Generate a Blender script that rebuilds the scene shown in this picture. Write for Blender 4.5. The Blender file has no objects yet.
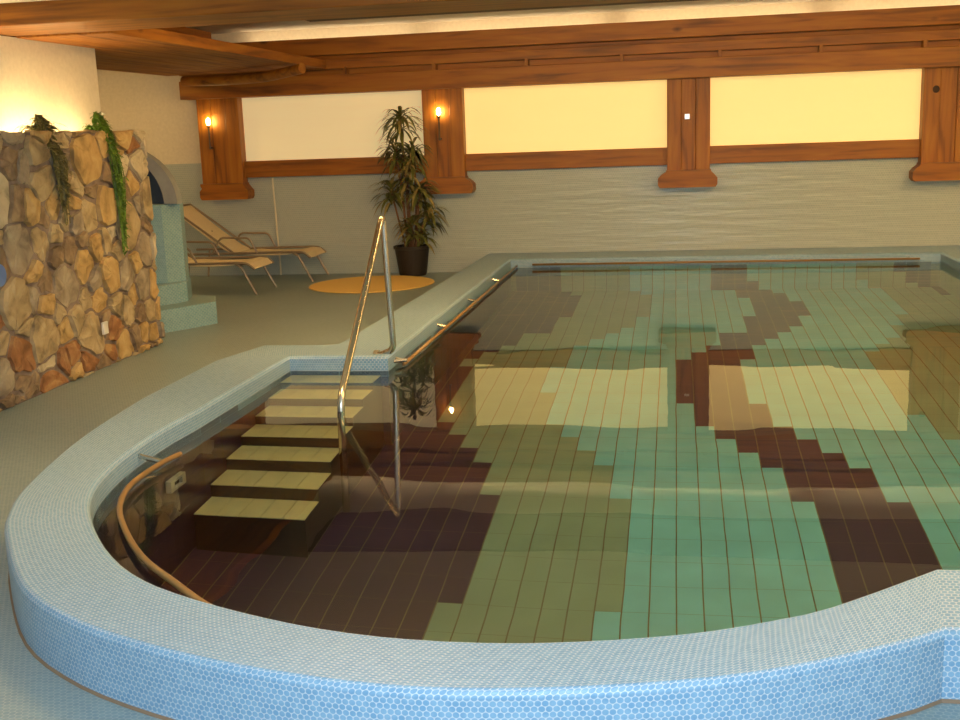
import bpy, bmesh, math, random
from mathutils import Vector, Matrix
from math import sin, cos, pi, radians as R

# ------------------------------------------------------------------ camera, world, lights, exposure
sc = bpy.context.scene
col = sc.collection
FPX, PITCH, ROLL, YAW, EYE = 1117.74, 0.200528, -0.036159, -0.176665, 1.4824
fw = Vector((sin(YAW)*cos(PITCH), cos(YAW)*cos(PITCH), -sin(PITCH)))
r0 = Vector((cos(YAW), -sin(YAW), 0)); u0 = r0.cross(fw)
CR = r0*cos(ROLL) + u0*sin(ROLL); CU = -r0*sin(ROLL) + u0*cos(ROLL)
cd = bpy.data.cameras.new('camera'); cam = bpy.data.objects.new('camera', cd); col.objects.link(cam)
cd.sensor_width = 36; cd.lens = FPX*36/960; cd.clip_start = .05; cd.clip_end = 100
M4 = Matrix((CR, CU, -fw)).transposed().to_4x4(); M4.translation = Vector((0, 0, EYE))
cam.matrix_world = M4
sc.camera = cam

w = bpy.data.worlds.new('world'); sc.world = w; w.use_nodes = True
w.node_tree.nodes['Background'].inputs[0].default_value = (.5, .4, .3, 1)
w.node_tree.nodes['Background'].inputs[1].default_value = .05

WARM = (1.0, .61, .21)
def light(name, kind, loc, energy, color, size=.1, size_y=None, rot=(0, 0, 0)):
    l = bpy.data.lights.new(name, kind); l.energy = energy; l.color = color
    if kind == 'AREA':
        l.shape = 'RECTANGLE' if size_y else 'SQUARE'; l.size = size
        if size_y: l.size_y = size_y
    else: l.shadow_soft_size = size
    o = bpy.data.objects.new(name, l); col.objects.link(o); o.location = loc; o.rotation_euler = rot
    return o
light('camera_flash', 'POINT', (.03, -.02, EYE+.09), 300, (.70, .86, 1.0), .04)
P_FILL = 24.0        # emission of the added ceiling fill panels
P_PANE = .76
P_PANE_SIDE = .5
P_BULB = 95.0
P_TUBE = 85.0
sc.view_settings.view_transform = 'Standard'
sc.view_settings.look = 'None'
sc.view_settings.exposure = 0.0
sc.view_settings.gamma = 1.0
sc.view_settings.use_curve_mapping = False
sc.cycles.max_bounces = 10; sc.cycles.diffuse_bounces = 4; sc.cycles.glossy_bounces = 4
sc.cycles.transmission_bounces = 6
sc.cycles.caustics_reflective = True; sc.cycles.caustics_refractive = True
sc.cycles.sample_clamp_indirect = 4.0
sc.cycles.use_denoising = True

# ------------------------------------------------------------------ materials
def lin(c): return tuple(((x/255)/12.92 if x/255 <= .04045 else ((x/255+.055)/1.055)**2.4) for x in c)
class NT:
    def __init__(s, name):
        s.m = bpy.data.materials.new(name); s.m.use_nodes = True; s.t = s.m.node_tree
        s.b = s.t.nodes['Principled BSDF']; s.out = s.t.nodes['Material Output']
    def n(s, typ, **kw):
        nd = s.t.nodes.new(typ)
        for k, v in kw.items():
            if k in nd.inputs: nd.inputs[k].default_value = v
            else: setattr(nd, k, v)
        return nd
    def l(s, a, b): s.t.links.new(a, b)
    def ramp(s, fac, stops, interp='LINEAR'):
        r = s.n('ShaderNodeValToRGB'); r.color_ramp.interpolation = interp
        e = r.color_ramp.elements
        while len(e) < len(stops): e.new(.5)
        for el, (p, c) in zip(e, stops): el.position = p; el.color = (*c, 1)
        s.l(fac, r.inputs[0]); return r.outputs[0]
    def bump(s, h, strength=.3, dist=.01):
        b = s.n('ShaderNodeBump'); b.inputs['Strength'].default_value = strength; b.inputs['Distance'].default_value = dist
        s.l(h, b.inputs['Height']); s.l(b.outputs[0], s.b.inputs['Normal'])
def plain(name, c, rough=.5, metal=0, noise=.12, scale=8, spec=.5):
    t = NT(name); t.b.inputs['Roughness'].default_value = rough; t.b.inputs['Metallic'].default_value = metal
    t.b.inputs['Specular IOR Level'].default_value = spec
    co = t.n('ShaderNodeTexCoord'); nz = t.n('ShaderNodeTexNoise', Scale=scale, Detail=4.0); t.l(co.outputs['Object'], nz.inputs['Vector'])
    a = tuple(x*(1-noise) for x in c); b = tuple(min(1, x*(1+noise)) for x in c)
    t.l(t.ramp(nz.outputs[0], [(.3, a), (.7, b)]), t.b.inputs['Base Color'])
    return t.m
def mosaic(name, c1, c2, grout, size=.026, uv=True, rough=.25, var=.5, rot=0, axes=None):
    """small staggered round-ish mosaic pieces set in pale grout"""
    t = NT(name); co = t.n('ShaderNodeTexCoord'); mp = t.n('ShaderNodeMapping')
    mp.inputs['Rotation'].default_value = axes or (0, 0, rot)
    t.l(co.outputs['UV' if uv else 'Object'], mp.inputs[0])
    ds = []
    for off in ((0, 0, 0), (size*.5, size*.866, 0)):
        a = t.n('ShaderNodeVectorMath', operation='ADD'); a.inputs[1].default_value = off; t.l(mp.outputs[0], a.inputs[0])
        d = t.n('ShaderNodeVectorMath', operation='DIVIDE'); d.inputs[1].default_value = (size, size*1.732, 1); t.l(a.outputs[0], d.inputs[0])
        fr = t.n('ShaderNodeVectorMath', operation='FRACTION'); t.l(d.outputs[0], fr.inputs[0])
        sb = t.n('ShaderNodeVectorMath', operation='SUBTRACT'); sb.inputs[1].default_value = (.5, .5, 0); t.l(fr.outputs[0], sb.inputs[0])
        ml = t.n('ShaderNodeVectorMath', operation='MULTIPLY'); ml.inputs[1].default_value = (1, 1.732, 0); t.l(sb.outputs[0], ml.inputs[0])
        ln = t.n('ShaderNodeVectorMath', operation='LENGTH'); t.l(ml.outputs[0], ln.inputs[0]); ds.append(ln.outputs['Value'])
    mn = t.n('ShaderNodeMath', operation='MINIMUM'); t.l(ds[0], mn.inputs[0]); t.l(ds[1], mn.inputs[1])
    mk = t.n('ShaderNodeMapRange'); mk.inputs['From Min'].default_value = .41; mk.inputs['From Max'].default_value = .50; t.l(mn.outputs[0], mk.inputs['Value'])
    nf = t.n('ShaderNodeTexNoise', Scale=1.0/size*.6, Detail=0.0); t.l(mp.outputs[0], nf.inputs['Vector'])
    tc = t.ramp(nf.outputs[0], [(.35, c1), (.65, c2)])
    gm = t.n('ShaderNodeMix', data_type='RGBA'); t.l(mk.outputs[0], gm.inputs[0]); t.l(tc, gm.inputs[6]); gm.inputs[7].default_value = (*grout, 1)
    nz = t.n('ShaderNodeTexNoise', Scale=1.3, Detail=3.0); t.l(mp.outputs[0], nz.inputs['Vector'])
    mx = t.n('ShaderNodeMix', data_type='RGBA', blend_type='MULTIPLY'); mx.inputs[0].default_value = var
    t.l(gm.outputs[2], mx.inputs[6]); t.l(t.ramp(nz.outputs[0], [(.3, (.8, .82, .8)), (.7, (1, 1, 1))]), mx.inputs[7])
    t.l(mx.outputs[2], t.b.inputs['Base Color'])
    t.b.inputs['Roughness'].default_value = rough
    mth = t.n('ShaderNodeMath', operation='MULTIPLY'); mth.inputs[1].default_value = -1
    t.l(mk.outputs[0], mth.inputs[0]); t.bump(mth.outputs[0], .3, .0015)
    return t.m
def wood(name, axis='X', c=((.12, .036, .003), (.31, .105, .007), (.40, .16, .013)), rough=.5):
    t = NT(name); co = t.n('ShaderNodeTexCoord'); mp = t.n('ShaderNodeMapping')
    sc3 = {'X': (1.2, 14, 14), 'Y': (14, 1.2, 14), 'Z': (14, 14, 1.2)}[axis]
    mp.inputs['Scale'].default_value = sc3; t.l(co.outputs['Object'], mp.inputs[0])
    nz = t.n('ShaderNodeTexNoise', Scale=1.0, Detail=6.0, Distortion=.5); t.l(mp.outputs[0], nz.inputs['Vector'])
    base = t.ramp(nz.outputs[0], [(.28, c[0]), (.5, c[1]), (.75, c[2])])
    vo = t.n('ShaderNodeTexVoronoi', Scale=2.3); mp2 = t.n('ShaderNodeMapping')
    mp2.inputs['Scale'].default_value = {'X': (.7, 1.3, 1.3), 'Y': (1.3, .7, 1.3), 'Z': (1.3, 1.3, .7)}[axis]
    t.l(co.outputs['Object'], mp2.inputs[0]); t.l(mp2.outputs[0], vo.inputs['Vector'])
    kn = t.ramp(vo.outputs['Distance'], [(.03, (.15, .1, .08)), (.11, (1, 1, 1))])
    mx = t.n('ShaderNodeMix', data_type='RGBA', blend_type='MULTIPLY'); mx.inputs[0].default_value = .8
    t.l(base, mx.inputs[6]); t.l(kn, mx.inputs[7]); t.l(mx.outputs[2], t.b.inputs['Base Color'])
    t.b.inputs['Roughness'].default_value = rough; t.bump(nz.outputs[0], .15, .004)
    return t.m
def emit(name, c, s, base=(.8, .7, .5)):
    t = NT(name); t.b.inputs['Base Color'].default_value = (*base, 1)
    t.b.inputs['Emission Color'].default_value = (*c, 1); t.b.inputs['Emission Strength'].default_value = s
    t.b.inputs['Roughness'].default_value = .6
    return t.m

MOS = mosaic('blue_mosaic', (.165, .34, .56), (.22, .40, .61), (.56, .62, .72), size=.018, rough=.42)
MOSF = mosaic('blue_mosaic_deck', (.22, .31, .36), (.26, .35, .39), (.36, .42, .44), size=.02, rough=.38)
MOSX = mosaic('blue_mosaic_object', (.17, .34, .42), (.21, .39, .46), (.36, .46, .48), uv=False, axes=(R(90), 0, 0), size=.018, rough=.4)
SHADEW = wood('shaded_pine', 'X', c=((.02, .010, .004), (.045, .02, .008), (.07, .03, .012)), rough=.6)  # pine with the unlit beam's shade put into its colour
WX, WY, WZ = wood('pine_along_x', 'X'), wood('pine_along_y', 'Y', rough=.75), wood('pine_along_z', 'Z')
PLASTER = plain('cream_plaster', (.72, .66, .54), .85, noise=.05, scale=30)
CEILM = plain('ceiling_plaster', (.80, .76, .66), .9, noise=.03, scale=20)
def far_wall_mat():
    t = NT('far_wall_mosaic'); co = t.n('ShaderNodeTexCoord'); mp = t.n('ShaderNodeMapping'); mp.inputs['Rotation'].default_value = (R(90), 0, 0)
    t.l(co.outputs['Object'], mp.inputs[0])
    br = t.n('ShaderNodeTexBrick', Scale=1.0); br.offset = .5
    for k, c in (('Color1', (.36, .44, .45)), ('Color2', (.40, .48, .48)), ('Mortar', (.50, .54, .52))): br.inputs[k].default_value = (*c, 1)
    br.inputs['Brick Width'].default_value = .026; br.inputs['Row Height'].default_value = .024; br.inputs['Mortar Size'].default_value = .003
    t.l(mp.outputs[0], br.inputs['Vector'])
    t.l(br.outputs['Color'], t.b.inputs['Base Color']); t.b.inputs['Roughness'].default_value = .3
    mp2 = t.n('ShaderNodeMapping'); mp2.inputs['Scale'].default_value = (1.6, 1, 14); t.l(co.outputs['Object'], mp2.inputs[0])
    nz = t.n('ShaderNodeTexNoise', Scale=1.0, Detail=3.0); t.l(mp2.outputs[0], nz.inputs['Vector'])
    t.bump(nz.outputs[0], .5, .02)
    return t.m
FARW = far_wall_mat()
TEAL = plain('pool_tile_teal', (.21, .64, .74), .3, noise=.08, scale=3)
OLIVE = plain('pool_tile_olive', (.25, .40, .30), .3, noise=.08, scale=3)
BROWN = plain('pool_tile_brown', (.046, .030, .070), .3, noise=.12, scale=3)
GROUT = plain('pool_grout', (.17, .17, .11), .8)
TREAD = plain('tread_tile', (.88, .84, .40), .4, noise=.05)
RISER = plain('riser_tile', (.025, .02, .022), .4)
STEEL = plain('brushed_steel', (.62, .58, .52), .22, 1, .05)
RAILM = plain('rail_plastic', (.25, .145, .055), .35, 0, .05)
WHITE = plain('white_plastic', (.75, .74, .7), .4)
DARKM = plain('dark_bronze', (.12, .08, .05), .4, .6)

# ------------------------------------------------------------------ mesh helpers
def tag(o, label=None, cat=None, group=None, kind=None):
    if label: o['label'] = label
    if cat: o['category'] = cat
    if group: o['group'] = group
    if kind: o['kind'] = kind
    return o
def empty(name, loc=(0, 0, 0), rz=0):
    o = bpy.data.objects.new(name, None); col.objects.link(o); o.location = loc; o.rotation_euler = (0, 0, rz); o.empty_display_size = .1
    return o
def obj(name, bm, mats, parent=None, smooth=False, loc=None):
    me = bpy.data.meshes.new(name); bm.to_mesh(me); bm.free()
    for m in (mats if isinstance(mats, (list, tuple)) else [mats]): me.materials.append(m)
    if smooth:
        for p in me.polygons: p.use_smooth = True
    o = bpy.data.objects.new(name, me); col.objects.link(o)
    if parent: o.parent = parent
    if loc: o.location = loc
    return o
def box(bm, x0, x1, y0, y1, z0, z1, bev=0, mi=0):
    vs = [bm.verts.new((x, y, z)) for z in (z0, z1) for y in (y0, y1) for x in (x0, x1)]
    fs = [bm.faces.new([vs[i] for i in q]) for q in ((0, 2, 3, 1), (4, 5, 7, 6), (0, 1, 5, 4), (2, 6, 7, 3), (0, 4, 6, 2), (1, 3, 7, 5))]
    for f in fs: f.material_index = mi
    if bev:
        es = list({e for f in fs for e in f.edges})
        bmesh.ops.bevel(bm, geom=es, offset=bev, segments=2, affect='EDGES', profile=.5)
    return bm
def prism(bm, pts, z0, z1, bev=0):
    a = [bm.verts.new((*p, z0)) for p in pts]; b = [bm.verts.new((*p, z1)) for p in pts]; n = len(pts)
    fs = [bm.faces.new(a[::-1]), bm.faces.new(b)] + [bm.faces.new((a[i], a[(i+1) % n], b[(i+1) % n], b[i])) for i in range(n)]
    bmesh.ops.recalc_face_normals(bm, faces=fs)
    if bev: bmesh.ops.bevel(bm, geom=list(fs[1].edges), offset=bev, segments=2, affect='EDGES', profile=.5)
    return bm
def NB(): return bmesh.new()
def tube(bm, pts, rad, seg=12, caps=True, flat=1.0):
    pts = [Vector(p) for p in pts]; rings = []; up = None
    rads = rad if isinstance(rad, (list, tuple)) else [rad]*len(pts)
    for i, p in enumerate(pts):
        d = (pts[min(i+1, len(pts)-1)] - pts[max(i-1, 0)]).normalized()
        if up is None: up = Vector((0, 0, 1)) if abs(d.z) < .9 else Vector((1, 0, 0))
        s = d.cross(up).normalized(); up = s.cross(d).normalized()
        rings.append([bm.verts.new(p + (s*cos(2*pi*k/seg) + up*flat*sin(2*pi*k/seg))*rads[i]) for k in range(seg)])
    for a, b in zip(rings, rings[1:]):
        for k in range(seg): bm.faces.new((a[k], a[(k+1) % seg], b[(k+1) % seg], b[k]))
    if caps: bm.faces.new(rings[0][::-1]); bm.faces.new(rings[-1])
    return bm
def smoothpath(pts, n=8, closed=False):
    P = [Vector(p) for p in pts]; out = []
    for i in range(len(P)-1):
        p0 = P[max(i-1, 0)]; p1 = P[i]; p2 = P[i+1]; p3 = P[min(i+2, len(P)-1)]
        for k in range(n):
            t = k/n
            out.append(.5*((2*p1) + (p2-p0)*t + (2*p0-5*p1+4*p2-p3)*t*t + (3*p1-p0-3*p2+p3)*t**3))
    out.append(P[-1]); return out
def fillet(pts, rad, n=5):
    P = [Vector(p) for p in pts]; out = [P[0]]
    for a, b, c in zip(P, P[1:], P[2:]):
        d1 = (a-b); d2 = (c-b); r = min(rad, d1.length*.45, d2.length*.45); s = b+d1.normalized()*r; e = b+d2.normalized()*r
        for k in range(n+1):
            t = k/n; out.append(s*(1-t)**2 + b*2*t*(1-t) + e*t*t)
    out.append(P[-1]); return out
def lathe(bm, prof, c=(0, 0), seg=28):
    rings = []
    for r, z in prof: rings.append([bm.verts.new((c[0]+r*cos(2*pi*k/seg), c[1]+r*sin(2*pi*k/seg), z)) for k in range(seg)])
    for a, b in zip(rings, rings[1:]):
        for k in range(seg): bm.faces.new((a[k], a[(k+1) % seg], b[(k+1) % seg], b[k]))
    bm.faces.new(rings[0][::-1]); bm.faces.new(rings[-1]); return bm
def sph(bm, c, r, sx=1, sy=1, sz=1, seg=16):
    m = Matrix.Translation(c) @ Matrix.Diagonal((sx, sy, sz, 1))
    bmesh.ops.create_uvsphere(bm, u_segments=seg, v_segments=seg//2+2, radius=r, matrix=m); return bm

DZ = -.115          # deck level (water surface is z = 0)
YF = 12.855
YW = 12.86          # far wall
ZC = 2.72           # ceiling, far bay
XL, XR, YN = -7.4, 4.4, -1.8

# ------------------------------------------------------------------ pool outline
def resample(pts, n):
    P = [Vector(p) for p in pts]; L = [0]
    for a, b in zip(P, P[1:]): L.append(L[-1]+(b-a).length)
    out = []
    for i in range(n):
        t = L[-1]*i/(n-1); k = 0
        while k < len(L)-2 and L[k+1] < t: k += 1
        f = (t-L[k])/(L[k+1]-L[k]); out.append(P[k].lerp(P[k+1], f))
    return out
arc_in = [(-2.485, 5.4), (-2.50, 4.95), (-2.46, 4.45), (-2.345, 4.02), (-2.12, 3.635), (-1.80, 3.265), (-1.45, 3.045), (-.946, 2.87), (-.471, 2.842), (.004, 2.938), (.313, 3.078), (.48, 3.19), (.806, 3.486)]
arc_out = [(-2.94, 5.65), (-2.86, 4.85), (-2.70, 4.12), (-2.573, 3.783), (-2.437, 3.548), (-2.113, 3.118), (-1.827, 2.888), (-1.513, 2.733), (-1.128, 2.613), (-.692, 2.55), (-.25, 2.592), (.187, 2.71), (.581, 2.919), (.729, 3.026)]
NA = 56
ai = resample(smoothpath([(*p, 0) for p in arc_in], 8), NA); ao = resample(smoothpath([(*p, 0) for p in arc_out], 8), NA)
ring_in = [(-1.80, 12.24), (-1.81, 9.7), (-1.82, 7.2), (-1.82, 6.83), (-2.15, 6.83), (-2.48, 6.83), (-2.48, 6.45)] + [(p.x, p.y) for p in ai] + [(1.7, 3.50), (2.72, 3.52), (2.72, 8), (2.72, 12.24), (.5, 12.24)]
ring_out = [(-2.15, YF), (-2.22, 9.7), (-2.28, 7.35), (-2.285, 7.25), (-2.42, 7.22), (-2.80, 7.22), (-2.94, 6.7)] + [(p.x, p.y) for p in ao] + [(1.7, 3.03), (3.2, 3.04), (3.2, 8), (3.2, YF), (.5, YF)]
NR = len(ring_in)
TOP = .10
pool = empty('swimming_pool', (0, 6, DZ))
tag(pool, 'indoor swimming pool with rounded blue mosaic rim and stepped green and brown floor tiles', 'pool')
def pobj(*a, **k):
    o = obj(*a, **k); o.parent = pool; o.matrix_parent_inverse = Matrix.Translation((0, -6, -DZ)); return o
def coping():
    bm = NB(); uvl = bm.loops.layers.uv.new('UVMap')
    # profile: (t across 0 inner .. 1 outer, z)
    prof = [(0, -.16, 0), (0, .078, 0), (0, .092, .008), (0, TOP, .022), (1, TOP, -.022), (1, .092, -.008), (1, .078, 0), (1, DZ-.01, 0)]
    rows = []; s = 0; prev = None; S = []
    for i in range(NR+1):
        a = Vector(ring_in[i % NR]); b = Vector(ring_out[i % NR]); d = (b-a).normalized(); m = (a+b)/2
        if prev is not None: s += (m-prev).length
        prev = m; S.append(s); row = []
        for t, z, off in prof:
            p = (a if t == 0 else b) + d*off; row.append((p.x, p.y, z))
        rows.append(row)
    W = [0]
    for k in range(1, len(prof)): W.append(W[-1] + (Vector(rows[20][k])-Vector(rows[20][k-1])).length)
    V = [[bm.verts.new(p) for p in row] for row in rows[:NR]]; V.append(V[0])
    for i in range(NR):
        for k in range(len(prof)-1):
            f = bm.faces.new((V[i][k], V[i][k+1], V[i+1][k+1], V[i+1][k]))
            f.smooth = k in (1, 2, 4, 5)
            for lp, uv in zip(f.loops, ((S[i], W[k]), (S[i], W[k+1]), (S[i+1], W[k+1]), (S[i+1], W[k]))): lp[uvl].uv = uv
    bmesh.ops.recalc_face_normals(bm, faces=bm.faces[:])
    o = pobj('pool_rim', bm, MOS)
    o['label'] = 'raised rim of small pale blue mosaic tiles'
    return o
coping()

bm = NB()
for i in range(7, NR-5):
    q = []
    for k, o_, z in ((i, 0, 0), (i+1, 0, 0)):
        a = Vector(ring_in[k]); b = Vector(ring_out[k]); d = (b-a).normalized(); q.append(((b+d*.001), (b+d*.009)))
    f = bm.faces.new([bm.verts.new(p) for p in ((*q[0][0], DZ+.010), (*q[1][0], DZ+.010), (*q[1][1], DZ+.001), (*q[0][1], DZ+.001))])
bmesh.ops.recalc_face_normals(bm, faces=bm.faces[:])
pobj('base_joint', bm, plain('joint_sealant', (.22, .15, .10), .7))['label'] = 'thin brown joint at the foot of the rim'
# tiled pool floor: tile colours read from the stepped colour bands
DEP = 1.69
def inpoly(x, y, P):
    c = False; n = len(P)
    for i in range(n):
        (x1, y1), (x2, y2) = P[i], P[(i+1) % n]
        if (y1 > y) != (y2 > y) and x < (x2-x1)*(y-y1)/(y2-y1)+x1: c = not c
    return c
# per row, from the near end: columns where brown turns olive, olive turns teal, then the second brown band from-to,
# then teal turns olive again and olive turns brown again
BANDS = [(12, 18, 27, 31, 44, 44)]*9 + [
    (12, 18, 27, 31, 44, 44), (13, 19, 27, 31, 44, 44), (13, 19, 27, 31, 44, 44), (13, 19, 27, 31, 44, 44), (13, 19, 27, 31, 44, 44), (13, 19, 27, 31, 44, 44),
    (12, 18, 26, 30, 43, 44), (12, 18, 26, 30, 42, 44), (11, 17, 25, 29, 39, 44), (10, 16, 24, 28, 36, 44), (9, 15, 23, 27, 34, 44), (8, 14, 22, 26, 34, 44),
    (8, 14, 22, 26, 33, 44), (8, 14, 21, 25, 33, 44), (8, 13, 21, 25, 33, 44), (8, 13, 21, 25, 33, 44), (8, 13, 21, 25, 33, 44), (7, 14, 21, 25, 33, 44),
    (8, 14, 22, 26, 33, 44), (9, 14, 23, 26, 34, 44), (10, 15, 24, 27, 35, 44), (10, 16, 24, 28, 36, 44), (12, 17, 26, 29, 36, 44), (12, 18, 26, 30, 37, 44),
    (12, 18, 26, 30, 37, 44), (13, 19, 27, 31, 38, 44), (13, 19, 27, 31, 38, 44), (13, 19, 27, 31, 38, 44), (13, 19, 27, 30, 38, 43), (13, 19, 26, 30, 38, 42),
    (12, 18, 26, 29, 38, 42), (11, 17, 24, 28, 37, 41), (11, 17, 24, 28, 37, 40), (11, 17, 24, 27, 36, 40), (11, 17, 24, 27, 36, 40), (11, 17, 24, 27, 36, 39)]
CX0, CY0, CW, RL = -2.6200, 2.4185, .125, .2445    # first column edge, first row edge, tile width, tile length
def tilecode(i, j):
    a, b, c, d, e_, g = BANDS[max(0, min(j, len(BANDS)-1))]
    return 2 if i < a or c <= i < d or i >= g else 1 if i < b or i >= e_ else 0
NCOL = 43
def pool_floor():
    bm = NB(); g = .0035; gy = .0009
    nx = NCOL; ny = 41
    for j in range(ny):
        for i in range(nx):
            x0 = CX0+i*CW; y0 = CY0+j*RL
            if y0 > 12.24 or x0 > 2.75: continue
            q = [(x0+g, y0+gy), (x0+CW-g, y0+gy), (x0+CW-g, min(y0+RL, 12.26)-gy), (x0+g, min(y0+RL, 12.26)-gy)]
            f = bm.faces.new([bm.verts.new((*p, -DEP)) for p in q]); f.material_index = tilecode(i, j)
    f = bm.faces.new([bm.verts.new(p) for p in ((-2.7, 2.4, -DEP-.003), (2.8, 2.4, -DEP-.003), (2.8, 12.4, -DEP-.003), (-2.7, 12.4, -DEP-.003))]); f.material_index = 3
    pobj('pool_floor', bm, [TEAL, OLIVE, BROWN, GROUT])
pool_floor()
def pool_walls():
    bm = NB()
    for i in range(NR):
        a = ring_in[i]; b = ring_in[(i+1) % NR]
        L = math.hypot(b[0]-a[0], b[1]-a[1])
        if a[1] > 12.2 and b[1] > 12.2: continue
        if L < .2:
            f = bm.faces.new([bm.verts.new(p) for p in ((*a, -.0), (*b, -.0), (*b, -DEP), (*a, -DEP))]); f.material_index = 0; continue
        n = max(1, round(L/.25))
        for k in range(n):
            p = (a[0]+(b[0]-a[0])*k/n, a[1]+(b[1]-a[1])*k/n); q = (a[0]+(b[0]-a[0])*(k+1)/n, a[1]+(b[1]-a[1])*(k+1)/n)
            for r in range(13):
                z1 = -r*.13; z0 = z1-.13; e = .004; dx = (q[0]-p[0])*.012; dy = (q[1]-p[1])*.012
                f = bm.faces.new([bm.verts.new(v) for v in ((p[0]+dx, p[1]+dy, z1-e), (q[0]-dx, q[1]-dy, z1-e), (q[0]-dx, q[1]-dy, z0), (p[0]+dx, p[1]+dy, z0))])
                f.material_index = 0 if a[0] < 1 else 1
    # far wall under water: floor columns carry on upwards
    for i in range(NCOL):
        x0 = CX0+i*CW
        if x0 < -1.81 or x0 > 2.6: continue
        for r in range(7):
            z0 = -DEP+r*.2445; z1 = min(0, z0+.2445)
            f = bm.faces.new([bm.verts.new(v) for v in ((x0+.0035, 12.235, z0), (x0+CW-.0035, 12.235, z0), (x0+CW-.0035, 12.235, z1-.001), (x0+.0035, 12.235, z1-.001))])
            c = tilecode(i, 40+r); f.material_index = {0: 2, 1: 1, 2: 0}[c]
    # grout backing
    for i in range(NR):
        a = Vector(ring_in[i]); b = Vector(ring_in[(i+1) % NR]); ca = (Vector(ring_out[i])-a).normalized()*.004; cb = (Vector(ring_out[(i+1) % NR])-b).normalized()*.004
        a = a+ca; b = b+cb
        f = bm.faces.new([bm.verts.new(p) for p in ((*a, -.0), (*b, -.0), (*b, -DEP), (*a, -DEP))]); f.material_index = 3
    pobj('pool_wall', bm, [BROWN, OLIVE, TEAL, GROUT])
pool_walls()
# underwater steps
steps = empty('steps'); steps.parent = pool; steps.matrix_parent_inverse = Matrix.Translation((0, -6, -DZ))
steps['label'] = 'seven submerged steps with pale treads and dark risers'
bm = NB()
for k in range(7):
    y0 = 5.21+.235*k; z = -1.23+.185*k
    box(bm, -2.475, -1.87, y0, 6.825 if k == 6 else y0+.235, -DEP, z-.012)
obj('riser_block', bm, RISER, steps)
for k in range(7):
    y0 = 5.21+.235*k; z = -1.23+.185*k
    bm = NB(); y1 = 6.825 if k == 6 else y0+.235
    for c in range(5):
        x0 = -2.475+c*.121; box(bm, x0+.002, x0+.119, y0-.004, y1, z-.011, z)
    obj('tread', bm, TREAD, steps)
# water
def water():
    t = NT('pool_water'); t.t.nodes.remove(t.b)
    g = t.n('ShaderNodeBsdfGlass', IOR=1.333, Roughness=0.0); g.inputs['Color'].default_value = (.98, 1, .99, 1)
    co = t.n('ShaderNodeTexCoord'); mp = t.n('ShaderNodeMapping'); mp.inputs['Scale'].default_value = (1.0, 1.6, 1); t.l(co.outputs['Object'], mp.inputs[0])
    nz = t.n('ShaderNodeTexNoise', Scale=1.5, Detail=1.0); t.l(mp.outputs[0], nz.inputs['Vector'])
    b = t.n('ShaderNodeBump'); b.inputs['Strength'].default_value = .09; b.inputs['Distance'].default_value = .02
    t.l(nz.outputs[0], b.inputs['Height']); t.l(b.outputs[0], g.inputs['Normal']); t.l(g.outputs[0], t.out.inputs['Surface'])
    bm = NB(); vs = [bm.verts.new((*p, 0)) for p in ring_in]; es = [bm.edges.new((vs[i], vs[(i+1) % NR])) for i in range(NR)]
    bmesh.ops.triangle_fill(bm, edges=es, use_beauty=True)
    for f in bm.faces:
        if f.normal.z < 0: f.normal_flip()
    o = pobj('water', bm, t.m)
    o['label'] = 'clear still water reflecting the lit panels'
water()

# ------------------------------------------------------------------ room shell
def deck():
    bm = NB(); uvl = bm.loops.layers.uv.new('UVMap')
    outer = [(XL, YN), (XR, YN), (XR, YF), (3.2, YF)]
    # walk the outer edge of the rim, which meets the far wall from (-2.15, YF) to (3.2, YF)
    rim = [ring_out[i] for i in range(0, NR-1)]     # from (-2.15, YF) round to (3.2, YF)
    rim = rim[:-1]                                   # (3.2, YF) is already there
    poly = outer + rim[::-1] + [(XL, YF)]
    vs = [bm.verts.new((*p, DZ)) for p in poly]; es = [bm.edges.new((vs[i], vs[(i+1) % len(vs)])) for i in range(len(vs))]
    bmesh.ops.triangle_fill(bm, edges=es, use_beauty=True)
    for f in bm.faces:
        if f.normal.z < 0: f.normal_flip()
        for lp in f.loops: lp[uvl].uv = (lp.vert.co.x, lp.vert.co.y)
    tag(obj('floor', bm, MOSF), kind='structure')
deck()
def struct(name, bm, m): return tag(obj(name, bm, m), kind='structure')
# far wall: tiled lower part, cream plaster above
struct('wall_far', box(box(NB(), XL, XR, YW, YW+.2, DZ, 1.24), XL, XR, YW, YW+.2, 1.24, 3.0, mi=1), [FARW, PLASTER])
struct('wall_left', box(NB(), XL-.2, XL, YN, YW, DZ, 3.0), PLASTER)
struct('wall_right', box(NB(), XR, XR+.2, YN, YW, DZ, 3.0), PLASTER)
struct('wall_near', box(NB(), XL, XR, YN-.2, YN, DZ, 3.0), PLASTER)
bm = NB(); box(bm, XL, XR, 6.84, YW, ZC, ZC+.15); box(bm, XL, XR, YN, 6.84, 2.40, ZC+.15)
struct('ceiling', bm, CEILM)

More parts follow.
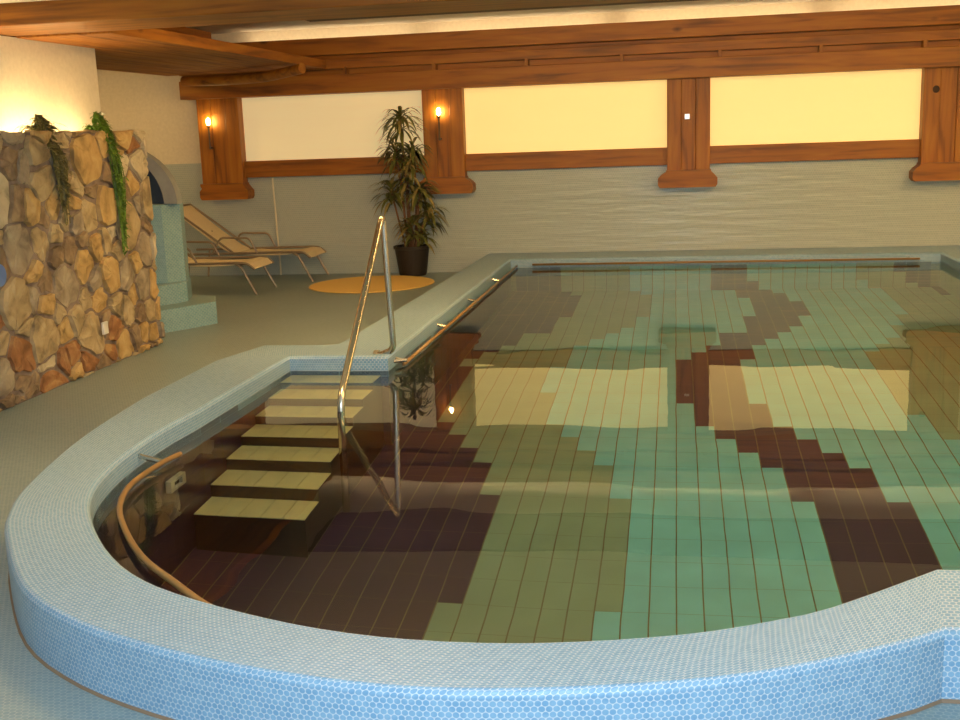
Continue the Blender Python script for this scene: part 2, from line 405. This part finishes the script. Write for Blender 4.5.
# lit panels in the far wall between the posts
def paneMat(name, c, s):
    t = NT(name); t.b.inputs['Base Color'].default_value = (.75, .68, .5, 1); t.b.inputs['Roughness'].default_value = .5
    co = t.n('ShaderNodeTexCoord'); mp = t.n('ShaderNodeMapping'); mp.inputs['Scale'].default_value = (1.2, 1, 16); t.l(co.outputs['Object'], mp.inputs[0])
    nz = t.n('ShaderNodeTexNoise', Scale=1.0, Detail=3.0); t.l(mp.outputs[0], nz.inputs['Vector'])
    t.l(t.ramp(nz.outputs[0], [(.3, tuple(x*.93 for x in c)), (.7, c)]), t.b.inputs['Emission Color'])
    t.b.inputs['Emission Strength'].default_value = s
    return t.m
PM = paneMat('lit_panel', lin((255, 208, 118)), P_PANE)
PMS = paneMat('lit_panel_dim', lin((238, 208, 150)), P_PANE_SIDE)
for k, (x0, x1, m) in enumerate(((-5.04, -2.83, PMS), (-2.37, -.08, PM), (.37, 2.60, PM))):
    e = empty('window_%d' % (k+1), (x0, YW, 1.24)); tag(e, kind='structure')
    o = obj('pane', box(NB(), 0, x1-x0, -.012, 0, .005, .76), m, e)
    bm = NB(); box(bm, 0, x1-x0, -.075, 0, -.185, .008, .006)
    obj('sill_board', bm, WX, e)

# ------------------------------------------------------------------ timber
def post(x0, x1, bl, br, label):
    e = empty('wooden_post', ((x0+x1)/2, 12.7, .81)); tag(e, label, 'post', 'carved timber posts on the far wall'); c = (x0+x1)/2
    bm = NB(); n = 3; wd = (x1-x0)/n
    for i in range(n): box(bm, x0+wd*i-c, x0+wd*(i+1)-c, .0 if i != 1 else .012, .155, .15, 1.18, .006)
    obj('shaft', bm, WZ, e)
    bm = NB()
    pr = [(bl-c+.02, 0), (br-c-.02, 0), (br-c, .03), (br-c, .10), (br-c-.03, .135), (x1-c+.012, .17), (x1-c+.01, .19), (x0-c-.01, .19), (x0-c-.012, .17), (bl-c+.03, .135), (bl-c, .10), (bl-c, .03)]
    a = [bm.verts.new((x, -.05, z)) for x, z in pr]; b = [bm.verts.new((x, .155, z)) for x, z in pr]; m = len(pr)
    bm.faces.new(a); bm.faces.new(b[::-1])
    for i in range(m): bm.faces.new((a[i], b[i], b[(i+1) % m], a[(i+1) % m]))
    bmesh.ops.recalc_face_normals(bm, faces=bm.faces[:])
    obj('foot_block', bm, WX, e)
    return e
post(-5.54, -5.03, -5.565, -4.96, 'leftmost wooden wall post with glowing lamp, above the loungers')
post(-2.83, -2.365, -2.93, -2.27, 'wooden wall post with glowing lamp behind the potted palm')
p3 = post(-.09, .375, -.19, .455, 'middle wooden wall post carrying a small metal plate, no lamp')
p4 = post(2.575, 3.08, 2.49, 3.16, 'rightmost wooden wall post at the right edge, with a dark knot')
obj('knot', sph(NB(), (-.13, -.001, .95), .035, 1, .15, 1.1), plain('dark_knot', (.03, .012, .006), .7), p4)
# far timber beam stack
e = empty('timber_wall_beam', (-1.3, 12.6, 1.98)); tag(e, 'long stacked timber beam on the far wall above the lit panels', 'beam')
X0, X1 = -5.68+1.3, 4.35+1.3
obj('lower_board', box(NB(), X0, X1, -.02, .255, 0, .205, .006), WX, e)
obj('recess_board', box(NB(), X0, X1, .10, .255, .2, .275), WX, e)
obj('middle_board', box(NB(), X0, X1, 0, .255, .27, .375, .006), WX, e)
obj('upper_board', box(NB(), X0, X1, -.06, .06, .42, .605, .008), WX, e)
obj('filler_board', box(NB(), X0, X1, .14, .255, .37, .56), WX, e)
for x in (-3.68, -2.65, -1.61, -.57, .47, 1.51, 2.55):
    obj('spacer_block', box(NB(), x-.02+1.3, x+.02+1.3, -.012, .11, .19, .285, .003), WZ, e)
# cross beams
def beam(name, x0, x1, y0, y1, z0, z1, m, label, bev=.01):
    e = obj(name, box(NB(), x0-(x0+x1)/2, (x1-x0)/2, y0-(y0+y1)/2, (y1-y0)/2, 0, z1-z0, bev), m); e.location = ((x0+x1)/2, (y0+y1)/2, z0)
    return tag(e, label, 'beam')
beam('ceiling_beam', -7.3, 4.38, 6.86, 7.50, 2.262, 2.71, WX, 'wide wooden cross beam nearest the camera, along the top edge')
beam('ceiling_beam', -3.8, 4.38, 10.6, 11.8, 2.69, 2.718, SHADEW, 'flat ceiling beam, shade put into its colour, behind the front beam, seen mirrored in the water')
# left lowered wooden soffit
bm = NB()
for i in range(8):
    x0 = -5.78+i*.24; box(bm, x0, x0+.235, 7.52, 12.5, 2.25, 2.34, .005)
box(bm, -5.78, -5.20, 7.52, 12.5, 2.345, 2.71)
tag(obj('wooden_soffit', bm, WY), 'lowered wooden plank soffit over the left walkway beside the plastered wall', 'soffit')
bm = NB()
tube(bm, smoothpath([(-5.5, 12.3, 2.17), (-4.9, 12.1, 2.15), (-4.3, 11.75, 2.15), (-3.75, 11.3, 2.19)], 6), [.045]*19, 16, flat=1.2)
tag(obj('rounded_timber', bm, WX), 'rounded timber bracket curving under the left end of the far beam', 'bracket')

# ------------------------------------------------------------------ added ceiling fill lamps, out of view over the near bay and side walks
def ceiling_fill(x, y, z, label, sx=.9, sy=.9):
    e = empty('ceiling_fill', (x, y, z)); tag(e, label, 'fill light')
    bm = NB(); box(bm, -sx/2-.03, sx/2+.03, -sy/2-.03, sy/2+.03, -.03, 0); obj('fill_frame', bm, WHITE, e)
    obj('diffuser', box(NB(), -sx/2, sx/2, -sy/2, sy/2, -.04, -.031), FILLM, e)
    return e
FILLM = emit('fill_diffuser', WARM, P_FILL)
ceiling_fill(-4.9, 4.6, 2.40, 'added square fill lamp over the left walkway')
ceiling_fill(-1.4, 4.6, 2.40, 'added square fill lamp over the pool steps')
ceiling_fill(1.4, 4.6, 2.40, 'added square fill lamp over the middle of the pool')
ceiling_fill(3.8, 5.2, 2.40, 'added square fill lamp over the right pool edge')
ceiling_fill(3.8, 9.4, 2.72, 'added square fill lamp over the right far walkway')

BEAM_FILL = emit('beam_fill_tube', WARM, 88.0)  # added unseen tubes that brighten the far wall and ceiling bay
for x, lb in ((-1.9, 'added long fill tube behind the front beam, left of the pool centre'), (.3, 'added long fill tube behind the front beam, over the pool centre'), (2.5, 'added long fill tube behind the front beam, right of the pool centre')):
    e = empty('fill_tube', (x, 7.57, 2.44)); tag(e, lb, 'lamp', 'added fill tubes behind the front beam')
    obj('fill_housing', box(NB(), -.95, .95, -.055, -.02, -.05, .05, .005), WHITE, e)
    obj('lamp_tube', tube(NB(), [(-.92, .02, 0), (.92, .02, 0)], .035, 12), BEAM_FILL, e)

LEDGE_FILL = emit('ledge_fill_tube', (1.0, .76, .44), 5.5)  # added unseen tubes to lift the ceiling strip above the beam
for x in (-3.9, -1.75, .45, 2.65):
    e = empty('fill_tube', (x, 12.73, 2.545)); tag(e, 'added fill tube hidden on the ledge of the far timber beam, washing the ceiling edge', 'lamp', 'added fill tubes on the far beam')
    obj('fill_housing', box(NB(), -1.02, 1.02, -.03, .03, -.005, .01), WHITE, e)
    obj('lamp_tube', tube(NB(), [(-1.0, 0, .03), (1.0, 0, .03)], .016, 10), LEDGE_FILL, e)
ceiling_fill(-6.7, 11.3, 2.72, 'added small square fill lamp in the far left corner', .5, .5)  # added out of view to brighten the far left plaster

# ------------------------------------------------------------------ stone wall
random.seed(11)
def stones():
    y0, y1, z0, z1 = 5.0, 8.44, DZ, 1.60
    X = -4.15
    seeds = []; tries = 0
    while len(seeds) < 190 and tries < 20000:
        tries += 1; s = (random.uniform(y0-.1, y1+.1), random.uniform(z0-.1, z1+.1)); d = random.choice((.10, .13, .17, .22, .27))
        if all(((s[0]-q[0])/1.05)**2+((s[1]-q[1])*1.0)**2 > ((d+q[2])/2*1.15)**2 for q in seeds): seeds.append((*s, d))
    def cell(i):
        P = [(y0, z0), (y1, z0), (y1, z1), (y0, z1)]; a = seeds[i]
        for j, b in enumerate(seeds):
            if j == i or abs(b[0]-a[0]) > .8 or abs(b[1]-a[1]) > .8: continue
            nx, ny = b[0]-a[0], b[1]-a[1]
            cc = (b[0]**2+b[1]**2-a[0]**2-a[1]**2 - (b[2]**2-a[2]**2)*.5)/2; Q = []
            for k in range(len(P)):
                p, q = P[k], P[(k+1) % len(P)]; dp = nx*p[0]+ny*p[1]-cc; dq = nx*q[0]+ny*q[1]-cc
                if dp <= 0: Q.append(p)
                if (dp < 0) != (dq < 0) and dp != dq: t = dp/(dp-dq); Q.append((p[0]+(q[0]-p[0])*t, p[1]+(q[1]-p[1])*t))
            P = Q
            if len(P) < 3: return None
        return P
    bm = NB()
    for i in range(len(seeds)):
        P = cell(i)
        if not P or len(P) < 3: continue
        cx = sum(p[0] for p in P)/len(P); cz = sum(p[1] for p in P)/len(P)
        # cut corners for irregular stones, then inset for the mortar joint
        Q = []
        for k in range(len(P)):
            p, q = P[k], P[(k+1) % len(P)]
            L = math.hypot(q[0]-p[0], q[1]-p[1])
            if L < .015: continue
            for t in (.12, .5, .88):
                Q.append((p[0]+(q[0]-p[0])*t+random.uniform(-.009, .009), p[1]+(q[1]-p[1])*t+random.uniform(-.009, .009)))
        if len(Q) < 4: continue
        dep = random.uniform(.012, .042); mi = random.choice((0, 0, 0, 0, 1, 1, 2, 2, 2, 3, 4, 5, 5)); rings = []
        for ins, dx in ((.010, -.03), (.012, .0), (.018, dep*.85), (.05, dep)):
            ring = []
            for (a, b) in Q:
                L = math.hypot(a-cx, b-cz) or 1; s = max(.25, 1-ins/L)
                ring.append(bm.verts.new((X+dx+(random.uniform(-.006, .006) if ins > .015 else 0), cx+(a-cx)*s, cz+(b-cz)*s)))
            rings.append(ring)
        n = len(Q)
        for ra, rb in zip(rings, rings[1:]):
            for k in range(n): f = bm.faces.new((ra[k], ra[(k+1) % n], rb[(k+1) % n], rb[k])); f.material_index = mi
        cv = bm.verts.new((X+dep+random.uniform(-.008, .012), cx, cz))
        for k in range(n): f = bm.faces.new((rings[-1][k], rings[-1][(k+1) % n], cv)); f.material_index = mi
    # end face towards the far wall and the body behind
    zz = z0; k = 0
    while zz < z1-.02:
        h = min(random.uniform(.10, .24), z1-zz); xx = -4.16
        while xx > -4.52:
            w_ = min(random.uniform(.14, .26), xx+4.55); o_ = random.uniform(.0, .03)
            box(bm, xx-w_+.006, xx-.006, 8.40, 8.44+o_, zz+.006, zz+h-.006, .012, random.choice((0, 1, 2, 3, 5))); xx -= w_
        zz += h
    box(bm, -4.55, X+.004, 5.0, 8.43, z0-.0, z1-.16, 0, 6)
    box(bm, -4.25, X+.004, 5.0, 8.43, z1-.17, z1-.01, 0, 6)
    box(bm, -4.55, -4.25, 8.35, 8.43, z1-.17, z1-.01, 0, 6)
    return bm
def stonem(n, c, c2):
    t = NT(n); co = t.n('ShaderNodeTexCoord'); nz = t.n('ShaderNodeTexNoise', Scale=7.0, Detail=7.0, Distortion=.6); t.l(co.outputs['Object'], nz.inputs['Vector'])
    t.l(t.ramp(nz.outputs[0], [(.32, tuple(x*.55 for x in c)), (.5, c), (.72, c2)]), t.b.inputs['Base Color'])
    t.b.inputs['Roughness'].default_value = .8; n2 = t.n('ShaderNodeTexNoise', Scale=30.0, Detail=5.0); t.l(co.outputs['Object'], n2.inputs['Vector'])
    t.bump(n2.outputs[0], .6, .012); return t.m
SM = [stonem('stone_tan', (.40, .31, .18), (.54, .44, .28)), stonem('stone_grey', (.30, .25, .19), (.42, .36, .27)),
      stonem('stone_ochre', (.46, .31, .13), (.58, .43, .22)), stonem('stone_rust', (.30, .14, .06), (.44, .28, .13)),
      stonem('stone_pale', (.52, .45, .32), (.64, .56, .41)), stonem('stone_brown', (.24, .17, .11), (.38, .28, .17)),
      stonem('mortar', (.22, .17, .15), (.30, .25, .22))]
tag(obj('stone_wall', stones(), SM), 'rough natural stone parapet wall in tan and rust stones beside the walkway', 'stone wall')
tag(obj('plaster_wall', box(NB(), -4.9, -4.58, 4.0, 8.62, DZ, 2.255), PLASTER), 'cream plastered wall lit from below, rising behind the stone parapet', 'wall')
TUBE = emit('glow_tube', (1.0, .73, .33), P_TUBE)
for y0, y1, lb in ((6.4, 6.97, 'hidden glowing lamp tube behind the stone parapet, left of the brown plant'), (7.19, 7.74, 'hidden glowing lamp tube behind the stone parapet, between the trailing plants'), (7.98, 8.2, 'short hidden glowing lamp tube at the end of the stone parapet')):
    e = empty('uplight', (-4.40, (y0+y1)/2, 1.44)); tag(e, lb, 'lamp', 'uplights in the stone parapet')
    h = (y1-y0)/2
    obj('lamp_holder', box(NB(), -.04, .04, -h, h, 0, .03), WHITE, e)
    obj('lamp_tube', tube(NB(), [(0, -h, .055), (0, h, .055)], .02, 10), TUBE, e)
o = tag(obj('wall_switch', box(NB(), -.008, .012, -.035, .035, -.045, .045, .005), WHITE), 'small white square switch plate on the stone wall', 'switch'); o.location = (-4.083, 7.42, .19)
bm = NB(); tube(bm, [(0, 0, 0), (.03, 0, 0)], .07, 20)
o = tag(obj('round_wall_fitting', bm, plain('blue_enamel', (.12, .22, .55), .3)), 'round blue fitting on the stone wall at the left picture edge', 'fitting'); o.location = (-4.11, 6.22, .73)

# trailing plants on the parapet
def leafm(n, c): return plain(n, c, .5, noise=.3, scale=20)
GREEN = leafm('trailing_green', (.10, .20, .02)); BRN = leafm('trailing_dry', (.17, .15, .05))
def strap(bm, base, d, length, width, droop, seg=6):
    d = Vector(d).normalized(); p = Vector(base); side = d.cross(Vector((0, 0, 1)))
    side = side.normalized() if side.length > .01 else Vector((1, 0, 0)); prev = None; step = length/seg
    for i in range(seg+1):
        t = i/seg; w_ = width*(.35+1.3*t if t < .5 else 2*(1-t))*.5+.0006
        a = bm.verts.new(p-side*w_); b = bm.verts.new(p+side*w_)
        if prev: bm.faces.new((prev[0], prev[1], b, a))
        prev = (a, b); p = p+d*step; d = (d+Vector((0, 0, -droop))).normalized()
def trailing(x, y, ztop, zbot, wid, m, label, n=70, tuft=.08):
    e = empty('trailing_plant', (x, y, ztop-.12)); tag(e, label, 'plant', None)
    bm = NB(); L = ztop-zbot
    for i in range(n):
        yy = random.uniform(-wid, wid)*.7; l = L*random.uniform(.5, 1.05)
        pts = [(-.02, yy*.4, .0), (.0, yy*.5, .03+random.uniform(.04, .10)), (.05, yy*.8, .02+random.uniform(0, .05)), (.10, yy, -.10), (.13+random.uniform(-.02, .02), yy*1.1+random.uniform(-.015, .015), -l*.5), (.13, yy*.7+random.uniform(-.02, .02), -l)]
        pp = smoothpath(pts, 4); tube(bm, pp, .0035, 4)
        for k in range(3, len(pp), 1):
            if random.random() < .8:
                strap(bm, pp[k], (random.uniform(-.3, 1), random.uniform(-1, 1), random.uniform(-.4, .3)), random.uniform(.03, .07), .02, .35, 3)
    obj('stems', bm, m, e)
    bm = NB()
    for i in range(90):
        a = random.uniform(0, 2*pi); strap(bm, (-.01+random.uniform(-.04, .04), random.uniform(-wid, wid)*.7, .0), (cos(a)*.6, sin(a)*.8, random.uniform(.6, 1.5)), random.uniform(.10, .17)*tuft/.08, .018, .38, 6)
    obj('tuft', bm, m, e)
    lathe_bm = lathe(NB(), [(.04, -.14), (.06, 0), (.055, .0), (.045, -.02)], (-.04, 0), 16)
    obj('pot', lathe_bm, DARKM, e)
trailing(-4.22, 7.08, 1.70, 1.12, .085, BRN, 'brownish trailing plant hanging over the stone parapet in front of the glow', 44, .10)
trailing(-4.22, 7.86, 1.72, .84, .07, GREEN, 'bright green trailing plant hanging over the stone parapet near its end', 46, .06)

# ------------------------------------------------------------------ rounded blue mosaic stair and arch behind the stone wall
e = empty('mosaic_stair_block', (-4.6, 9.5, DZ)); tag(e, 'rounded blue mosaic block with arch and two steps beyond the stone wall', 'steps')
def place(o): o.parent = e; o.matrix_parent_inverse = Matrix.Translation((4.6, -9.5, -DZ)); return o
MOSU = MOSX
place(obj('lower_step', prism(NB(), [(-4.9, 8.66), (-4.50, 8.66), (-4.20, 9.12), (-4.06, 9.38), (-4.22, 9.75), (-4.9, 9.9)], DZ, .085, .012), MOSU))
place(obj('upper_step', prism(NB(), [(-4.9, 8.9), (-4.56, 9.0), (-4.38, 9.3), (-4.34, 9.42), (-4.45, 9.75), (-4.9, 9.9)], .08, .26, .012), MOSU))
place(obj('block', prism(NB(), [(-5.6, 9.25), (-4.70, 9.25), (-4.48, 9.33), (-4.38, 9.50), (-4.42, 9.66), (-4.6, 9.85), (-5.6, 9.9)], DZ, .96, .012), MOSU))
bm = NB(); N = 14; cy = 9.75
def arcp(r, k, zc=.96): a = pi/2*k/N; q = {.46: (.49, .47), .66: (.615, .54), 0: (0, 0), .47: (.50, .48)}[r]; return (-4.95+q[0]*cos(a), zc+q[1]*sin(a))
for r0_, r1_, yy0, yy1, mi in ((.46, .66, 9.36, 9.46, 0), (0, .47, 9.44, 9.5, 1)):
    for k in range(N):
        a0, a1, b0, b1 = arcp(r0_, k), arcp(r0_, k+1), arcp(r1_, k), arcp(r1_, k+1)
        v = [[bm.verts.new((p[0], y, p[1])) for p in (a0, b0, b1, a1)] for y in (yy0, yy1)]
        try:
            for q in ((v[0][0], v[0][1], v[0][2], v[0][3]), (v[1][3], v[1][2], v[1][1], v[1][0]), (v[0][1], v[1][1], v[1][2], v[0][2]), (v[0][0], v[0][3], v[1][3], v[1][0])):
                f = bm.faces.new(q); f.material_index = mi
        except ValueError: pass
bmesh.ops.remove_doubles(bm, verts=bm.verts[:], dist=.0005)
bmesh.ops.recalc_face_normals(bm, faces=bm.faces[:])
place(obj('arch', bm, [plain('arch_plaster', (.30, .32, .33), .7), plain('arch_recess_blue', (.04, .07, .12), .5)]))

# ------------------------------------------------------------------ sun loungers
FAB = plain('beige_sling', (.80, .68, .46), .8, noise=.06, scale=40); FRM = plain('lounger_frame', (.30, .24, .18), .4, .4)
def lounger(x, y, z, label):
    """foot end at +x; origin under the foot end"""
    e = empty('sun_lounger', (x, y, z)); tag(e, label, 'sun lounger', 'beige sling loungers by the far wall')
    hw = .29; zs = .34; xh = -.92; ang = R(38); bl = .92
    bx, bz = xh-bl*cos(ang), zs+bl*sin(ang)-.03
    bm = NB(); n = 10
    def sheet(bm, pts, w_, th=.012):
        rows = [[bm.verts.new((px, s*w_, pz+dz)) for s in (-1, 1) for dz in (0, -th)] for px, pz in pts]
        for a, b in zip(rows, rows[1:]):
            for i, j in ((0, 2), (2, 3), (3, 1), (1, 0)): bm.faces.new((a[i], a[j], b[j], b[i]))
        bm.faces.new((rows[0][0], rows[0][1], rows[0][3], rows[0][2])); bm.faces.new((rows[-1][2], rows[-1][3], rows[-1][1], rows[-1][0]))
        bmesh.ops.recalc_face_normals(bm, faces=bm.faces[:])
    pts = [(.0, zs-.06), (-.05, zs-.01), (-.14, zs)] + [(xh*t, zs-.025*sin(pi*t)) for t in (.3, .5, .7, .85)] + [(xh, zs-.015)]
    sheet(bm, pts, hw-.015); obj('seat_sling', bm, FAB, e)
    bm = NB(); sheet(bm, [(xh-.01, zs-.005)] + [(xh+(bx-xh)*t, zs-.03+(bz-zs+.03)*t-.02*sin(pi*t)) for t in (.15, .35, .6, .8, 1)], hw-.02); obj('back_sling', bm, FAB, e)
    for s in (-1, 1):
        obj('side_rail', tube(NB(), fillet([(.01, s*hw, zs-.07), (-.06, s*hw, zs-.01), (-.15, s*hw, zs), (-1.62, s*hw, zs-.01)], .05), .014, 8), FRM, e)
        obj('back_rail', tube(NB(), [(xh, s*(hw-.015), zs), (bx, s*(hw-.015), bz)], .013, 8), FRM, e)
        obj('leg', tube(NB(), fillet([(-.20, s*hw, zs-.01), (-.14, s*hw, zs-.04), (.02, s*(hw+.01), 0)], .03), .013, 8), FRM, e)
        obj('leg', tube(NB(), [(-1.45, s*hw, zs-.01), (-1.5, s*(hw+.01), 0)], .013, 8), FRM, e)
        obj('armrest', tube(NB(), fillet([(-.62, s*(hw+.02), zs), (-.70, s*(hw+.02), zs+.17), (-1.05, s*(hw+.02), zs+.18), (-1.16, s*(hw+.02), zs)], .05), .012, 8), FRM, e)
    obj('crossbar', tube(NB(), [(bx, -hw+.015, bz), (bx, hw-.015, bz)], .013, 8), FRM, e)
    obj('crossbar', tube(NB(), [(-.17, -hw, zs-.03), (-.17, hw, zs-.03)], .011, 8), FRM, e)
    obj('back_prop', tube(NB(), [(-1.25, 0, zs-.02), ((xh+bx)/2, 0, (zs+bz)/2-.03)], .011, 8), FRM, e)
    return e
lounger(-4.38, 11.45, DZ, 'front beige lounger, its head end hidden behind the blue mosaic block')
lounger(-4.10, 12.48, DZ, 'rear beige lounger against the far wall with raised backrest in view')
o = tag(obj('pole', tube(NB(), [(0, 0, 0), (-.03, .02, 1.16)], .012, 8), plain('pale_pole', (.7, .66, .5), .4)), 'thin pale pole leaning on the far wall behind the loungers', 'pole'); o.location = (-4.69, 12.825, DZ)

# ------------------------------------------------------------------ round disc and potted palm
bm = lathe(NB(), [(.67, 0), (.69, .006), (.685, .014), (.66, .017)], (0, 0), 56)  # thin flat tan disc on the deck
o = tag(obj('round_disc', bm, plain('tan_disc', (.86, .58, .18), .8, noise=.06, scale=60)), 'round tan disc lying on the walkway in front of the palm', 'mat'); o.location = (-3.29, 11.84, DZ)
palm = empty('potted_palm', (-3.01, 12.64, DZ)); tag(palm, 'tall dracaena palm with drooping leaves in a black pot by the far wall', 'potted plant')
BLK = plain('black_pot', (.014, .010, .009), .6)
obj('pot', lathe(NB(), [(.15, 0), (.16, .02), (.20, .31), (.215, .315), (.215, .345), (.195, .345), (.188, .31)], (0, 0), 32), BLK, palm)
obj('soil', lathe(NB(), [(.18, .30), (.185, .32)], (0, 0), 24), plain('soil', (.05, .03, .02), .9), palm)
CANE = plain('cane_bark', (.20, .10, .05), .8); LEAFD = plain('palm_leaf', (.13, .14, .035), .45, noise=.35, scale=9)
LEAFY = plain('palm_leaf_pale', (.32, .26, .09), .5, noise=.3, scale=9)
random.seed(5)
heads = [((-.02, 0, .3), (-.06, -.03, 1.78), 60, .34), ((-.05, .02, .3), (-.14, .02, 1.45), 50, .30), ((.04, .02, .3), (.06, .03, 1.42), 55, .32), ((0, .03, .3), (-.02, .0, 1.18), 40, .30),
         ((-.06, -.03, .3), (-.20, -.05, .98), 50, .32), ((.05, -.03, .3), (.14, -.06, .98), 50, .30), ((.07, 0, .3), (.21, .0, .72), 50, .30), ((.03, -.06, .3), (.04, -.14, .58), 40, .28), ((.06, .05, .3), (.12, .02, .50), 30, .26)]
bm1, bm2 = NB(), NB()
for base, top, n, L in heads:
    b, t = Vector(base), Vector(top); mid = b.lerp(t, .5)+Vector((random.uniform(-.03, .03), random.uniform(-.02, .02), 0))
    obj('cane', tube(NB(), smoothpath([b, mid, t], 5), .014 if t.z > 1 else .011, 8), CANE, palm, smooth=True)
    for i in range(int(n*1.35)):
        a = random.uniform(0, 2*pi); up = random.uniform(-.3, 1.6)
        strap(bm1 if random.random() < .65 else bm2, t+Vector((0, 0, random.uniform(-.16, .05))), (cos(a), sin(a)*.8, up), L*random.uniform(.7, 1.2), .044, .28, 7)
for bmx in (bm1, bm2):
    for v in bmx.verts: v.co.y = max(-.45, min(v.co.y, -.03 if v.co.x > .03 and v.co.z > .8 else .2)); v.co.z = max(v.co.z, .12)
obj('foliage', bm1, LEAFD, palm); obj('pale_foliage', bm2, LEAFY, palm)

# ------------------------------------------------------------------ wall lamps on the posts
BULB = emit('bulb_glow', (1.0, .70, .25), P_BULB)
GL = plain('lamp_shield', (.8, .6, .25), .3)
for x, z, lb in ((-5.385, 1.72, 'glowing candle wall lamp on the leftmost post'), (-2.63, 1.73, 'glowing candle wall lamp on the post by the palm')):
    e = empty('wall_lamp', (x, 12.69, z)); tag(e, lb, 'wall lamp', 'candle lamps on the timber posts')
    obj('stem', tube(NB(), [(0, -.045, -.32), (0, -.045, -.06)], .010, 8), DARKM, e)
    obj('bracket', tube(NB(), [(0, .02, -.30), (0, -.05, -.30)], .014, 8), DARKM, e)
    obj('drip_cup', lathe(NB(), [(.008, -.075), (.024, -.06), (.024, -.05), (.01, -.05)], (0, -.045), 14), DARKM, e)
    obj('bulb', sph(NB(), (0, -.045, 0), .022, 1, 1, 2.0), BULB, e, smooth=True)
o = tag(obj('metal_plate', box(NB(), -.028, .028, -.02, .0, -.03, .03, .004), plain('plate_metal', (.75, .75, .78), .3, .6)), 'small square metal plate on the middle wooden post', 'plate'); o.location = (.128, 12.712, 1.575)

# ------------------------------------------------------------------ rails
e = empty('pool_handrail', (-1.85, 6.9, .02)); tag(e, 'inverted V stainless steel handrail rising over the pool steps', 'handrail')
H0 = Vector((-1.85, 6.9, .02))
pts = [Vector(p)-H0 for p in ((-1.90, 6.92, .085), (-1.80, 6.905, .125), (-1.80, 6.90, .22), (-1.825, 6.90, 1.0), (-1.825, 5.80, .08), (-1.825, 5.775, -.10), (-1.825, 5.775, -1.69))]
obj('rail_tube', tube(NB(), fillet(pts, .07, 6), .021, 14), STEEL, e, smooth=True)
obj('flange', tube(NB(), [Vector((-1.93, 6.925, .083))-H0, Vector((-1.90, 6.92, .085))-H0], .035, 14), STEEL, e)
obj('mounting_bracket', tube(NB(), [Vector((-1.80, 6.90, .05))-H0, Vector((-1.72, 6.93, .05))-H0], .012, 8), STEEL, e)
def rail(name, pts, brk, label, rad=.017):
    o = empty(name, pts[0]); tag(o, label, 'grab rail'); B = Vector(pts[0])
    obj('rail_tube', tube(NB(), [Vector(p)-B for p in pts], rad, 12), RAILM, o, smooth=True)
    for a, b in brk: obj('bracket', tube(NB(), [Vector(a)-B, Vector(b)-B], .013, 8), STEEL, o)
rail('grab_rail', [(-1.745, 6.94, .022), (-1.735, 9.6, .022), (-1.725, 12.2, .022)], [((-1.82, y, .04), (-1.74, y, .022)) for y in (7.02, 8.35, 9.65, 11.0)], 'straight tan grab rail along the left pool edge under the rim', .012)
rail('grab_rail', [(-1.55, 12.17, .04), (.4, 12.17, .04), (2.5, 12.17, .04)], [((x, 12.24, .045), (x, 12.17, .04)) for x in (-1.3, 0, 1.3, 2.4)], 'straight tan grab rail along the far pool edge', .012)
arc = smoothpath([(-2.33, 4.82, .03), (-2.355, 4.65, .03), (-2.345, 4.35, .03), (-2.25, 4.06, .03), (-2.08, 3.78, .03), (-1.88, 3.52, .03), (-1.67, 3.32, .03), (-1.47, 3.14, .03), (-1.3, 3.04, .03)], 6)
rail('grab_rail', [tuple(p) for p in arc], [((-2.50, 4.72, .05), (-2.35, 4.68, .03))], 'curved tan grab rail inside the rounded near pool end', .0125)
# water inlet
e = empty('pool_inlet', (-2.485, 5.04, -.60)); tag(e, 'square pale inlet plate with dark opening on the pool wall beside the steps', 'inlet')
bm = NB()
for a in ((-.085, .085, .045, .085), (-.085, .085, -.085, -.045), (-.085, -.045, -.045, .045), (.045, .085, -.045, .045)): box(bm, -.005, .025, a[0], a[1], a[2], a[3])
obj('plate', bm, plain('inlet_plate', (.55, .55, .42), .5), e)
obj('opening', box(NB(), -.004, .006, -.045, .045, -.045, .045), plain('inlet_dark', (.01, .01, .01), .8), e)
